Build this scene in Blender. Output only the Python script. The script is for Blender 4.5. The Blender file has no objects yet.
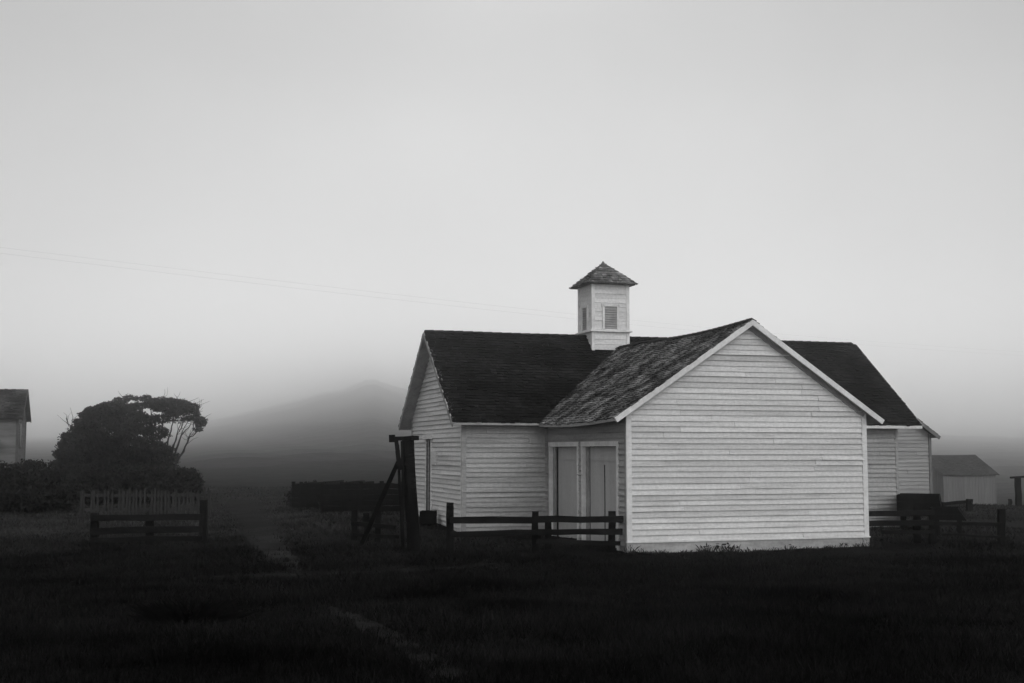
import bpy, math, random
import numpy as np
from mathutils import Vector, Matrix

random.seed(7)
rng = np.random.default_rng(11)
scene = bpy.context.scene
COL = scene.collection

# ------------------------------------------------------------------ camera
CX, CY, F = 512.0, 341.5, 1228.0
EYE = 2.3                      # above the ground at the barn
PITCH = math.atan((450.4 - CY) / F)
cam_d = bpy.data.cameras.new('camera')
cam_d.sensor_fit = 'HORIZONTAL'
cam_d.sensor_width = 36.0
cam_d.lens = 36.0 * F / 1024.0
cam_d.clip_start = 0.1
cam_d.clip_end = 5000
cam = bpy.data.objects.new('camera', cam_d)
COL.objects.link(cam)
cam.location = (0, 0, EYE)
cam.rotation_euler = (math.radians(90) + PITCH, 0, 0)
scene.camera = cam

# ------------------------------------------------------------------ world
SUN_EL, SUN_ROT = math.radians(30), math.radians(150)
world = bpy.data.worlds.new('World')
scene.world = world
world.use_nodes = True
wn = world.node_tree.nodes
wl = world.node_tree.links
wn.clear()
wo = wn.new('ShaderNodeOutputWorld')
bg = wn.new('ShaderNodeBackground')
sky = wn.new('ShaderNodeTexSky')
sky.sky_type = 'NISHITA'
sky.sun_disc = False
sky.sun_elevation = SUN_EL
sky.sun_rotation = SUN_ROT
sky.dust_density = 5
bw = wn.new('ShaderNodeRGBToBW')
wl.new(sky.outputs[0], bw.inputs[0])
flat = wn.new('ShaderNodeMix')               # a cloud deck evens the clear sky out
flat.data_type = 'FLOAT'
flat.inputs[0].default_value = 0.82
flat.inputs[3].default_value = 13.5
wl.new(bw.outputs[0], flat.inputs[2])
tc = wn.new('ShaderNodeTexCoord')
sx = wn.new('ShaderNodeSeparateXYZ')
wl.new(tc.outputs['Generated'], sx.inputs[0])
fc = wn.new('ShaderNodeFloatCurve')          # overcast luminance by elevation
cv = fc.mapping.curves[0]
CURVE = [(0.0, 0.05), (0.5, 1.0), (0.52, 1.0), (0.54, 0.80), (0.565, 0.55), (0.585, 0.48), (0.625, 0.445), (0.67, 0.39), (0.75, 0.43), (1.0, 0.70)]
cv.points[0].location = CURVE[0]
cv.points[1].location = CURVE[-1]
for a, b in CURVE[1:-1]:
    cv.points.new(a, b)
fc.mapping.update()
half = wn.new('ShaderNodeMath'); half.operation = 'MULTIPLY_ADD'
half.inputs[1].default_value = 0.5
half.inputs[2].default_value = 0.5
wl.new(sx.outputs[2], half.inputs[0])
wl.new(half.outputs[0], fc.inputs['Value'])
nz = wn.new('ShaderNodeTexNoise')
nz.inputs['Scale'].default_value = 3.6
nz.inputs['Detail'].default_value = 4
wl.new(tc.outputs['Generated'], nz.inputs['Vector'])
nm = wn.new('ShaderNodeMapRange')
nm.inputs['From Min'].default_value = 0.3
nm.inputs['From Max'].default_value = 0.7
nm.inputs['To Min'].default_value = 0.90
nm.inputs['To Max'].default_value = 1.08
wl.new(nz.outputs['Fac'], nm.inputs['Value'])
m1 = wn.new('ShaderNodeMath'); m1.operation = 'MULTIPLY'
m2 = wn.new('ShaderNodeMath'); m2.operation = 'MULTIPLY'
wl.new(flat.outputs[0], m1.inputs[0]); wl.new(fc.outputs[0], m1.inputs[1])
wl.new(m1.outputs[0], m2.inputs[0]); wl.new(nm.outputs[0], m2.inputs[1])
px2 = wn.new('ShaderNodeMath'); px2.operation = 'MULTIPLY'      # a little brighter ahead than to the sides
wl.new(sx.outputs[0], px2.inputs[0]); wl.new(sx.outputs[0], px2.inputs[1])
az = wn.new('ShaderNodeMapRange'); az.inputs['From Max'].default_value = 0.5
az.inputs['To Min'].default_value = 1.0; az.inputs['To Max'].default_value = 0.48
wl.new(px2.outputs[0], az.inputs['Value'])
m3 = wn.new('ShaderNodeMath'); m3.operation = 'MULTIPLY'
wl.new(m2.outputs[0], m3.inputs[0]); wl.new(az.outputs[0], m3.inputs[1])
wl.new(m3.outputs[0], bg.inputs['Color'])
bg.inputs['Strength'].default_value = 0.15
wl.new(bg.outputs[0], wo.inputs[0])

# ------------------------------------------------------------------ sun
sd = bpy.data.lights.new('sun', 'SUN')
sd.energy = 0.8
sd.angle = math.radians(40)
sd.color = (1, 1, 1)                         # a black and white photograph
sun = bpy.data.objects.new('sun', sd)
COL.objects.link(sun)
sdir = Vector((math.sin(SUN_ROT) * math.cos(SUN_EL), math.cos(SUN_ROT) * math.cos(SUN_EL), math.sin(SUN_EL)))
sun.rotation_euler = (-sdir).to_track_quat('-Z', 'Y').to_euler()
sun.location = (20, -30, 20)

vs = scene.view_settings
vs.view_transform = 'Standard'
vs.look = 'None'
vs.gamma = 1.0
vs.use_curve_mapping = False
vs.exposure = -0.05
HAZE_DENSITY = 0.0018
HAZE_ALBEDO = 1.0
scene.cycles.max_bounces = 14
scene.cycles.diffuse_bounces = 3
scene.cycles.glossy_bounces = 2
scene.cycles.volume_bounces = 12
scene.cycles.use_denoising = True
scene.cycles.use_adaptive_sampling = True
scene.cycles.adaptive_threshold = 0.01

# ================================================================== helpers
def smooth(t):
    t = np.clip(t, 0, 1)
    return t * t * (3 - 2 * t)

CT, ST = math.cos(PITCH), math.sin(PITCH)
def at(px, py, depth):
    """point seen at a pixel, at a given distance along +Y"""
    dx, dz = (px - CX) / F, (CY - py) / F
    y, z = CT - dz * ST, ST + dz * CT
    k = depth / y
    return Vector((dx * k, depth, EYE + z * k))

OUT_X = [-300, 60, 130, 185, 200, 225, 268, 300, 320, 340, 356, 366, 376, 388, 402, 450, 520, 640, 760, 900, 1024, 1300]
OUT_P = [14, 12, 11, 18, 25, 30, 39.5, 47, 53, 56.5, 62, 66.5, 67.5, 62, 57.5, 50, 42, 33, 25, 18, 14, 14]
def gz(x, y):
    """height of the ground"""
    x = np.asarray(x, float); y = np.asarray(y, float)
    z = 0.72 * (1 - smooth((y - 3) / 24.0))
    z = z - 0.22 * smooth((-x - 5) / 10.0) * smooth((y - 20) / 10.0)
    z = z - 0.10 * np.exp(-((x - 6.5) ** 2 / 22.0 + (y - 28.0) ** 2 / 5.0))
    z = z + 0.30 * np.exp(-((x + 4.0) ** 2 + (y - 37.5) ** 2) / 18.0)
    z = z - 3.7 * smooth((x - 9) / 22.0) * smooth((y - 42) / 75.0)
    yy = np.maximum(y, 1.0)
    px = CX + F * x / yy
    e = np.interp(px, OUT_X, OUT_P)
    crest = e / F * 2600.0 + EYE
    t = np.clip((y - 85) / 2515.0, 0, 1)
    hill = crest * (0.30 * t + 0.70 * smooth(t))
    hill = hill * (1 - 0.25 * smooth((y - 2650) / 500.0))
    gul = np.sin(x * .013 + 2.0 * np.sin(y * .004)) * .5 + np.sin(x * .029 - y * .011 + 1.3) * .3 + np.sin(x * .061 + y * .023) * .2
    z = z + hill * (y > 0) * (1 + .045 * gul)
    far = smooth((y - 100) / 80)
    z = z + far * (0.35 * np.sin(x * .09 + y * .03) + .25 * np.sin(x * .17 - y * .11 + 1) + .2 * np.sin(x * .31 + y * .23))
    z = z + 0.035 * np.sin(x * 0.9 + 0.4 * y) * np.sin(y * 0.7 - 0.3 * x) + 0.02 * np.sin(x * 2.3 + 1.1) * np.sin(y * 2.1)
    return z
def g1(x, y): return float(gz(x, y))

def on_ground(px, py):
    d = 5.0
    for _ in range(4000):
        p = at(px, py, d)
        if p.z <= g1(p.x, p.y): break
        d *= 1.004
    return Vector((p.x, p.y, g1(p.x, p.y)))

class MB:
    """collects shapes and links them as one mesh object"""
    def __init__(s): s.v = []; s.f = []; s.mi = []
    def add(s, vs, fs, mi=0):
        n = len(s.v); s.v += [tuple(v) for v in vs]; s.f += [tuple(i + n for i in f) for f in fs]; s.mi += [mi] * len(fs)
    def box(s, a, b, mi=0):
        x0, y0, z0 = a; x1, y1, z1 = b
        x0, x1 = min(x0, x1), max(x0, x1); y0, y1 = min(y0, y1), max(y0, y1); z0, z1 = min(z0, z1), max(z0, z1)
        s.add([(x0,y0,z0),(x1,y0,z0),(x1,y1,z0),(x0,y1,z0),(x0,y0,z1),(x1,y0,z1),(x1,y1,z1),(x0,y1,z1)],
              [(0,3,2,1),(4,5,6,7),(0,1,5,4),(1,2,6,5),(2,3,7,6),(3,0,4,7)], mi)
    def beam(s, p, q, w, h, mi=0, up=(0,0,1), jig=0.0):
        """a timber of section w x h from p to q, a little uneven when jig > 0"""
        p, q = Vector(p), Vector(q); d = (q - p).normalized(); up = Vector(up)
        if abs(d.dot(up)) > .98: up = Vector((0, 1, 0))
        a = d.cross(up).normalized(); b = a.cross(d).normalized()
        n = 5 if jig else 2
        rings = []
        for i in range(n):
            t = i / (n - 1); c = p.lerp(q, t)
            off = Vector((0, 0, 0)) if not jig else a * random.gauss(0, jig) + b * random.gauss(0, jig)
            k = 1 + (random.uniform(-.08, .08) if jig else 0)
            rings.append([c + off + a * (sa * w * .5 * k) + b * (sb * h * .5 * k) for sa, sb in ((-1,-1),(1,-1),(1,1),(-1,1))])
        vs = [v for r in rings for v in r]; fs = [(3,2,1,0), tuple(4 * (n - 1) + i for i in range(4))]
        for i in range(n - 1):
            for j in range(4):
                fs.append((4*i+j, 4*i+(j+1)%4, 4*i+4+(j+1)%4, 4*i+4+j))
        s.add(vs, fs, mi)
    def tube(s, pts, rad, seg=7, mi=0):
        pts = [Vector(p) for p in pts]; n = len(pts); vs = []; fs = []
        for i, p in enumerate(pts):
            d = (pts[min(i+1, n-1)] - pts[max(i-1, 0)]).normalized()
            up = Vector((0,0,1)) if abs(d.z) < .9 else Vector((1,0,0))
            a = d.cross(up).normalized(); b = a.cross(d)
            for j in range(seg):
                t = 2 * math.pi * j / seg
                vs.append(p + (a * math.cos(t) + b * math.sin(t)) * rad[i])
        for i in range(n - 1):
            for j in range(seg):
                fs.append((i*seg+j, i*seg+(j+1)%seg, (i+1)*seg+(j+1)%seg, (i+1)*seg+j))
        fs.append(tuple(range(seg-1, -1, -1))); fs.append(tuple((n-1)*seg+j for j in range(seg)))
        s.add(vs, fs, mi)
    def build(s, name, mats, parent=None, smooth_=False):
        me = bpy.data.meshes.new(name)
        me.from_pydata(s.v, [], s.f)
        if not isinstance(mats, (list, tuple)): mats = [mats]
        for m in mats: me.materials.append(m)
        if len(mats) > 1: me.polygons.foreach_set('material_index', s.mi)
        if smooth_: me.polygons.foreach_set('use_smooth', [True] * len(me.polygons))
        me.update()
        o = bpy.data.objects.new(name, me); COL.objects.link(o)
        if parent: o.parent = parent
        return o

def np_mesh(name, verts, nper, mat, parent=None):
    """many loose polygons of nper corners each, verts is (N*nper, 3)"""
    me = bpy.data.meshes.new(name)
    n = len(verts) // nper
    me.vertices.add(n * nper); me.vertices.foreach_set('co', np.ascontiguousarray(verts, np.float32).ravel())
    me.loops.add(n * nper); me.loops.foreach_set('vertex_index', np.arange(n * nper, dtype=np.int32))
    me.polygons.add(n)
    me.polygons.foreach_set('loop_start', np.arange(0, n * nper, nper, dtype=np.int32))
    me.materials.append(mat)
    me.update(calc_edges=True); me.validate()
    o = bpy.data.objects.new(name, me); COL.objects.link(o)
    if parent: o.parent = parent
    return o

def empty(name, loc, rz=0):
    o = bpy.data.objects.new(name, None); COL.objects.link(o)
    o.location = loc; o.rotation_euler = (0, 0, rz); o.empty_display_size = .3
    return o
def tag(o, label=None, cat=None, group=None, kind=None):
    if label: o['label'] = label
    if cat: o['category'] = cat
    if group: o['group'] = group
    if kind: o['kind'] = kind
    return o

# ================================================================== materials
def mat(name, lo, hi, scale=(6,6,6), rough=.8, detail=6, contrast=(.35,.65), island=0.0, bump=0.0, spec=.15, fine=0.0, coord='Object'):
    m = bpy.data.materials.new(name); m.use_nodes = True
    n, l = m.node_tree.nodes, m.node_tree.links
    b = n['Principled BSDF']; b.inputs['Roughness'].default_value = rough
    b.inputs['Specular IOR Level'].default_value = spec
    t = n.new('ShaderNodeTexCoord'); mp = n.new('ShaderNodeMapping'); mp.inputs['Scale'].default_value = scale
    l.new(t.outputs[coord], mp.inputs[0])
    z = n.new('ShaderNodeTexNoise'); z.inputs['Scale'].default_value = 1; z.inputs['Detail'].default_value = detail
    z.inputs['Roughness'].default_value = .65
    l.new(mp.outputs[0], z.inputs['Vector'])
    r = n.new('ShaderNodeMapRange'); r.inputs['From Min'].default_value = contrast[0]; r.inputs['From Max'].default_value = contrast[1]
    r.inputs['To Min'].default_value = lo; r.inputs['To Max'].default_value = hi
    l.new(z.outputs['Fac'], r.inputs['Value']); out = r.outputs[0]
    if island:
        g = n.new('ShaderNodeNewGeometry'); k = n.new('ShaderNodeMapRange')
        k.inputs['To Min'].default_value = 1 - island; k.inputs['To Max'].default_value = 1 + island
        l.new(g.outputs['Random Per Island'], k.inputs['Value'])
        x = n.new('ShaderNodeMath'); x.operation = 'MULTIPLY'; l.new(out, x.inputs[0]); l.new(k.outputs[0], x.inputs[1]); out = x.outputs[0]
    if fine:
        z2 = n.new('ShaderNodeTexNoise'); z2.inputs['Scale'].default_value = 14; z2.inputs['Detail'].default_value = 8
        l.new(t.outputs[coord], z2.inputs['Vector'])
        k = n.new('ShaderNodeMapRange'); k.inputs['From Min'].default_value = .3; k.inputs['From Max'].default_value = .7
        k.inputs['To Min'].default_value = 1 - fine; k.inputs['To Max'].default_value = 1 + fine
        l.new(z2.outputs['Fac'], k.inputs['Value'])
        x = n.new('ShaderNodeMath'); x.operation = 'MULTIPLY'; l.new(out, x.inputs[0]); l.new(k.outputs[0], x.inputs[1]); out = x.outputs[0]
    l.new(out, b.inputs['Base Color'])
    if bump:
        u = n.new('ShaderNodeBump'); u.inputs['Strength'].default_value = bump; u.inputs['Distance'].default_value = .03
        l.new(z.outputs['Fac'], u.inputs['Height']); l.new(u.outputs[0], b.inputs['Normal'])
    return m

M = {}
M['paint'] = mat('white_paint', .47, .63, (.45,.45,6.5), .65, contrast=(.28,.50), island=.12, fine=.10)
M['paint_cup'] = mat('cupola_paint', .54, .72, (.45,.45,6.5), .65, contrast=(.28,.5), island=.07, fine=.1)
M['paint_shade'] = mat('shaded_wall_paint', .25, .38, (.45,.45,6.5), .75, contrast=(.28,.55), island=.09, fine=.12)  # darker copy of the white paint, wall shade put into its colour
M['paint_far'] = mat('chalky_paint', .22, .36, (.45,.45,6.5), .8, contrast=(.3,.6), island=.08)
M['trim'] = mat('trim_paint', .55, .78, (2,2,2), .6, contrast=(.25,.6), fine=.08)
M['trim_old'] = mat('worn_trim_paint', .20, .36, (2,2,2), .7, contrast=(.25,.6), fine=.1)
M['skirt'] = mat('skirt_paint', .26, .46, (1.2,1.2,5), .8, contrast=(.3,.65), fine=.12)
M['door'] = mat('door_paint', .42, .50, (3,3,.5), .7, contrast=(.3,.7), fine=.06)
M['black'] = mat('dark_gap', .006, .01, rough=1, spec=0)
M['shingle'] = mat('wet_shingle', .003, .021, (.9,.9,.9), .9, contrast=(.4,.75), island=.6, spec=.04)
M['moss'] = mat('lichen_shingle', .026, .26, (1.9,1.9,1.9), .95, contrast=(.44,.70), island=.38, spec=.04)
M['moss_bits'] = mat('lichen', .06, .17, (9,9,9), 1, spec=.02)
M['cup_shingle'] = mat('cupola_shingle', .05, .24, (3,3,3), .95, contrast=(.38,.66), island=.5, spec=.04)
M['far_shingle'] = mat('old_shingle', .02, .10, (.8,.8,.8), .95, contrast=(.42,.62), island=.5, spec=.04)
M['louver'] = mat('louver_paint', .24, .36, (4,4,4), .8)
M['wood'] = mat('dark_timber', .003, .010, (5,5,1.2), .95, fine=.2, spec=.03, bump=.3)
M['wood_rail'] = mat('rail_timber', .004, .014, (1.2,6,6), .95, fine=.25, spec=.03, bump=.3)
M['wood_grey'] = mat('grey_timber', .014, .055, (5,5,1), .95, fine=.2, spec=.03, island=.35)
M['board'] = mat('unpainted_board', .12, .18, (8,8,.6), .9, island=.12)
M['iron'] = mat('rusty_iron', .012, .03, (6,6,6), .8, spec=.1)
M['ground'] = mat('soil_and_turf', .004, .010, (.5,.5,.5), 1, fine=.4, spec=0)
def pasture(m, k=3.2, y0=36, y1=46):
    """turf colour raised beyond a distance, paling from fog put into it"""
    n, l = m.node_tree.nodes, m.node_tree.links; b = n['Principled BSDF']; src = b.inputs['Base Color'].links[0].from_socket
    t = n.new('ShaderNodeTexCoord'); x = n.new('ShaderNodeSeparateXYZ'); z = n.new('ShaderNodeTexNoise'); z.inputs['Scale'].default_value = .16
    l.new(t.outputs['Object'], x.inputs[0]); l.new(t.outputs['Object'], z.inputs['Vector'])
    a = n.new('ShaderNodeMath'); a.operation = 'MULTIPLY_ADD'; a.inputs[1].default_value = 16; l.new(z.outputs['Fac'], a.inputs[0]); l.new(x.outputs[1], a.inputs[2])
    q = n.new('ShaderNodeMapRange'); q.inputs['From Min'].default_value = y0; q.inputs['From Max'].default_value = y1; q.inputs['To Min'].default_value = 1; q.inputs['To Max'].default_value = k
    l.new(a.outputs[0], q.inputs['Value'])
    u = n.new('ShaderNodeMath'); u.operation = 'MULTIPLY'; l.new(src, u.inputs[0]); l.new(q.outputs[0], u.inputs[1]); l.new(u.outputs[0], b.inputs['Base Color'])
pasture(M['ground'])  # fog lightness beyond the fences painted into the turf
pasture(M['ground'], 2.8, 90, 260)       # hillside colour raised again, mist brightness painted in
M['path'] = mat('worn_dirt', .008, .019, (1.3,1.3,1.3), 1, fine=.35, spec=0)
M['path_far'] = mat('trodden_and_fog_pale', .010, .028, (.6,.6,.6), 1, fine=.4, spec=0)  # trodden path, and the ground paled for fog behind the right fence
M['grass'] = mat('dark_grass', .002, .015, (.45,.45,.45), .95, island=.75, spec=0)
M['rear_trim'] = mat('grey_trim_paint', .12, .19, (2,2,2), .8)
M['shed_shingle'] = mat('faded_shingle', .03, .055, (.8,.8,.8), .95, island=.3, spec=.02)
M['house_roof'] = mat('mossy_house_shingle', .008, .075, (.9,.9,.9), .95, contrast=(.45,.66), island=.5, spec=.02)
M['house_wall'] = mat('faded_house_paint', .11, .20, (.5,.5,3), .8, island=.1)
M['house_trim'] = mat('faded_house_trim', .05, .10, (2,2,2), .8)
pasture(M['grass'])  # grass blades paled the same way, for fog
M['rush'] = mat('rush_blade', .003, .007, (2,2,2), .9, spec=0)
M['weed'] = mat('weed_leaf', .010, .022, (2,2,2), .9, island=.4, spec=.03)
M['leaf'] = mat('cypress_leaf', .012, .034, (.6,.6,.6), .95, island=.5, spec=.02)
M['hedge'] = mat('hedge_leaf', .008, .022, (.6,.6,.6), .95, island=.5, spec=.02)
M['bark'] = mat('bark', .012, .03, (3,3,1), .95, spec=.02)
M['wire'] = mat('wire', .35, .45, rough=.6)

# ================================================================== ground
def axis(lo, hi, n, k, c=0.0):
    t = np.linspace(-1, 1, n); s = np.sinh(k * t) / math.sinh(k)
    return np.where(s < 0, c + s * (c - lo), c + s * (hi - c))
gx = axis(-3200, 3200, 520, 6.5, 2.0)
gy = axis(-80, 3200, 620, 6.0, 26.0)
XX, YY = np.meshgrid(gx, gy)
ZZ = gz(XX, YY)
me = bpy.data.meshes.new('ground')
nx, ny = len(gx), len(gy)
vv = np.stack([XX.ravel(), YY.ravel(), ZZ.ravel()], 1)
ii = (np.arange(ny - 1)[:, None] * nx + np.arange(nx - 1)[None, :]).ravel()
qq = np.stack([ii, ii + 1, ii + nx + 1, ii + nx], 1)
me.from_pydata(vv.tolist(), [], qq.tolist())
me.materials.append(M['ground'])
me.polygons.foreach_set('use_smooth', [True] * len(me.polygons))
ground = bpy.data.objects.new('ground', me); COL.objects.link(ground)
tag(ground, 'dark rough pasture rising to a fogged hillside behind', kind='structure')

def ribbon(name, pix, label, mt='path'):
    pts = []
    for px, py, w in pix:
        p = on_ground(px, py); pts.append((p.x, p.y, w))
    mb = MB(); dense = []
    for (a, b) in zip(pts[:-1], pts[1:]):
        n = max(2, int(math.hypot(b[0]-a[0], b[1]-a[1]) / .4))
        dense += [[a[k] + (b[k]-a[k]) * i / n for k in range(3)] for i in range(n)]
    dense.append(list(pts[-1])); dense = np.array(dense)
    for _ in range(6):
        dense[1:-1] = (dense[:-2] + dense[1:-1] * 2 + dense[2:]) / 4
    n = len(dense); K = 7
    for i, (x, y, w) in enumerate(dense):
        d = dense[min(i+1, n-1)] - dense[max(i-1, 0)]; L = math.hypot(d[0], d[1]); nx_, ny_ = -d[1]/L, d[0]/L
        ww = w * .5 * (1 + .25 * math.sin(i * .9) + random.uniform(-.2, .2)) * min(1, (i + .3) / 4, (n - i) / 4)
        for k in range(K):
            t = (k / (K - 1) * 2 - 1) * ww; X, Y = x + nx_ * t, y + ny_ * t
            mb.v.append((X, Y, g1(X, Y) + .012 - .03 * (abs(k - 3) == 3)))
    for i in range(n - 1):
        for k in range(K - 1):
            a = i * K + k; mb.f.append((a, a + 1, a + K + 1, a + K)); mb.mi.append(0)
    o = mb.build(name, M[mt], None, True); tag(o, label, kind='structure')
    return dense
TR = []
TR.append(ribbon('path', [(478, 700, .5), (440, 668, .5), (400, 642, .45), (362, 621, .4), (325, 606, .35)], 'worn footpath crossing the foreground grass'))
TR.append(ribbon('track', [(215, 577, .5), (300, 575, .8), (380, 573, .8), (445, 569, .8), (500, 563, .5)], 'faint cross track in front of the timber frame'))
TR.append(ribbon('path', [(300, 572, .4), (276, 552, .9), (258, 530, 1.2), (250, 512, 1.6), (240, 500, 1.9)], 'trodden path running back between picket fence and pen', 'path_far'))
TR.append(ribbon('path', [(1060, 528, 2.0), (990, 524, 3.0), (940, 523, 2.6), (900, 521, 1.2)], 'pale ground behind the right fence, fog lightness painted in', 'path_far'))  # fog-lightened ground laid as a pale strip
TRP = np.concatenate([t[:, :3] for t in TR])

# ================================================================== building kit
def clap(mb, O, S, N, z0, z1, lo, hi, holes=(), exp=.132, lip=.040, joint=3.2, mi=0):
    """lapped boards on the plane through O (s along S, outward N)"""
    O, S, N = Vector(O), Vector(S), Vector(N)
    def P(s, z, out): return O + S * s + N * out + Vector((0, 0, z))
    z = z0; row = 0
    while z < z1 - .01:
        h = exp * random.uniform(.92, 1.08); zt = min(z + h, z1); zm = .5 * (z + zt)
        segs = [(lo(z), hi(z), lo(zt), hi(zt))]
        for (a, b, c, d) in holes:
            if c < zm < d:
                nsegs = []
                for (l0, h0, l1, h1) in segs:
                    if b <= l0 or a >= h0: nsegs.append((l0, h0, l1, h1)); continue
                    if a > l0: nsegs.append((l0, a, min(l1, a), a))
                    if b < h0: nsegs.append((b, h0, b, max(b, h1)))
                segs = nsegs
        for (l0, h0, l1, h1) in segs:
            if h0 - l0 < .03: continue
            cuts = [l0]; c = l0 + random.uniform(.6, joint * 1.6)
            while c < h0 - .5:
                cuts.append(c); c += random.uniform(joint, joint * 2.0)
            cuts.append(h0)
            for k in range(len(cuts) - 1):
                a, b = cuts[k], cuts[k + 1] - (.006 if k < len(cuts) - 2 else 0)
                a1 = l1 if k == 0 else min(max(a, l1), h1); b1 = h1 if k == len(cuts) - 2 else max(min(b, h1), l1)
                if b1 < a1: a1 = b1 = .5 * (a1 + b1)
                dz = [random.gauss(0, .003) for _ in range(2)]
                e = lip * random.uniform(.75, 1.25) + (0.012 if random.random() < .05 else 0)
                zt2 = min(zt + .012, z1)
                v = [P(a, z + dz[0], e), P(b, z + dz[1], e), P(b1, zt2, .004), P(a1, zt2, .004), P(a, z + dz[0], 0), P(b, z + dz[1], 0), P(b1, zt2, -.01), P(a1, zt2, -.01)]
                mb.add(v, [(0,1,2,3), (4,5,1,0), (1,5,6,2), (4,0,3,7)], mi)
        z = zt; row += 1

def shingles(mb, O, A, B, La, Lb, exp=.135, w=(.09,.2), th=.018, sag=None, rag=.012, mi=0):
    """courses of split shingles on the slope at O: A along the eave, B up the slope"""
    O, A, B = Vector(O), Vector(A).normalized(), Vector(B).normalized(); N = A.cross(B).normalized()
    if N.z < 0: N = -N
    b = -.03; row = 0
    while b < Lb - .02:
        top = min(b + exp * 1.35, Lb)
        a = -random.uniform(0, .05)
        while a < La:
            ww = random.uniform(*w); e = min(a + ww, La + random.uniform(-.03, .03))
            db = random.gauss(0, rag); t0 = th * random.uniform(.8, 1.7) + (.02 if random.random() < .03 else 0); tw = random.gauss(0, .004)
            v = []
            for (aa, bb, nn) in ((a, b + db, t0 + .008 + tw), (e - .006, b + db + random.gauss(0, .004), t0 + .008 - tw), (e - .006, top, .006), (a, top, .006),
                                 (a, b + db, .003), (e - .006, b + db, .003)):
                p = O + A * aa + B * bb + N * nn
                if sag: p.z += sag(aa, bb)
                v.append(p)
            mb.add(v, [(0,1,2,3), (4,5,1,0), (4,0,3), (5,2,1)], mi)
            a = e
        b += exp; row += 1

def slab(mb, O, A, B, La, Lb, t, sag=None, n=56, mi=0):
    O, A, B = Vector(O), Vector(A).normalized(), Vector(B).normalized(); N = A.cross(B).normalized()
    if N.z < 0: N = -N
    vs = []
    for i in range(n + 1):
        for (b, nn) in ((0, -.012), (Lb, -.012), (Lb, -t), (0, -t)):
            a = La * i / n; p = O + A * a + B * b + N * nn
            if sag: p.z += sag(a, 0)
            vs.append(p)
    fs = [(0,1,2,3), tuple(4*n + k for k in (3,2,1,0))]
    for i in range(n):
        for k in range(4):
            fs.append((4*i+k, 4*i+4+k, 4*i+4+(k+1)%4, 4*i+(k+1)%4))
    mb.add(vs, fs, mi)

YAW = .2975
# ================================================================== the barn
X0, Y0 = 2.667, 28.4705
W, OH, OG, HE, HR, L = 6.2737, .3735, .2217, 3.0555, 5.4028, 5.7008
UL, UR, WM, HM = -2.43, 11.07, 6.1915, 5.7843
EL, ER = UL - .36, UR + .66
barn = empty('barn', (X0, Y0, 0), YAW)
tag(barn, 'white clapboard barn with cross gables and a shingled cupola', 'barn')
T = .07
mF = (HR - HE) / (W/2 + OH); mM = (HM - HE) / (WM/2 + OH)
ZB = -.35
# --- front wing gable wall
zc = HE + mF * OH - T * 1.25
def loF(z): return max(0.0, (z - zc) / mF)
def hiF(z): return W - loF(z)
mb = MB()
mb.add([(0,0,ZB),(W,0,ZB),(W,0,zc),(W/2,0,zc+mF*W/2),(0,0,zc)], [(0,1,2,3,4)])
clap(mb, (0,0,0), (1,0,0), (0,-1,0), .215, zc + mF*W/2, loF, hiF)
tag(mb.build('wall', M['paint'], barn), 'bright front gable wall, lit copy of the barn paint')
# --- front wing side walls
DO = [(.605, 2.887, -.1, 2.40), (3.30, 5.45, -.1, 2.40)]
mb = MB()
def wallrect(mb, O, S, a, b, z0, z1):
    O, S = Vector(O), Vector(S)
    mb.add([O + S*a + Vector((0,0,z0)), O + S*b + Vector((0,0,z0)), O + S*b + Vector((0,0,z1)), O + S*a + Vector((0,0,z1))], [(0,1,2,3)])
zs = HE + mF*OH - T*1.2
for (a, b, c, d) in [(0,.605,ZB,zs), (.605,2.887,2.40,zs), (2.887,3.30,ZB,zs), (3.30,5.45,2.40,zs), (5.45,L,ZB,zs)]:
    wallrect(mb, (0,0,0), (0,1,0), a, b, c, d)
clap(mb, (0,0,0), (0,1,0), (-1,0,0), .1, zs, lambda z: 0, lambda z: L, [(a-.12, b+.12, -.1, 2.52) for (a,b,_,_) in DO])
clap(mb, (0,0,0), (0,1,0), (-1,0,0), .1, 2.5, lambda z: 2.90, lambda z: 3.28, exp=.12)
mb.build('wall', M['paint_shade'], barn)
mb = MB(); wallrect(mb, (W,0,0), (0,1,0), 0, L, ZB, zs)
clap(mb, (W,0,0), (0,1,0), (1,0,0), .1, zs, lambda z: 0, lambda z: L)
mb.build('wall', M['paint_shade'], barn)
# --- main range walls
zm = HE + mM*OH - T*1.25
mb = MB()
wallrect(mb, (0,L,0), (1,0,0), UL, 0, ZB, zm)
clap(mb, (0,L,0), (1,0,0), (0,-1,0), .25, zm, lambda z: UL, lambda z: -.005)
mb.build('wall', M['paint_shade'], barn)
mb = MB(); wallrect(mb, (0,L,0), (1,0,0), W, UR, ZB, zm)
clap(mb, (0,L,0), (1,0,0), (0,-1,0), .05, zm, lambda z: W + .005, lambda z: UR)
mb.build('wall', M['paint_shade'], barn)
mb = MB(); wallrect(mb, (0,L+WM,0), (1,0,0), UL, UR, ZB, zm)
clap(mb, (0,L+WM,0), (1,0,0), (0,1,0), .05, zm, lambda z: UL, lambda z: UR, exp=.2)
mb.build('wall', M['paint_shade'], barn)
def loM(z): return L + max(0.0, (z - zm) / mM)
def hiM(z): return 2*L + WM - loM(z)
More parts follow.
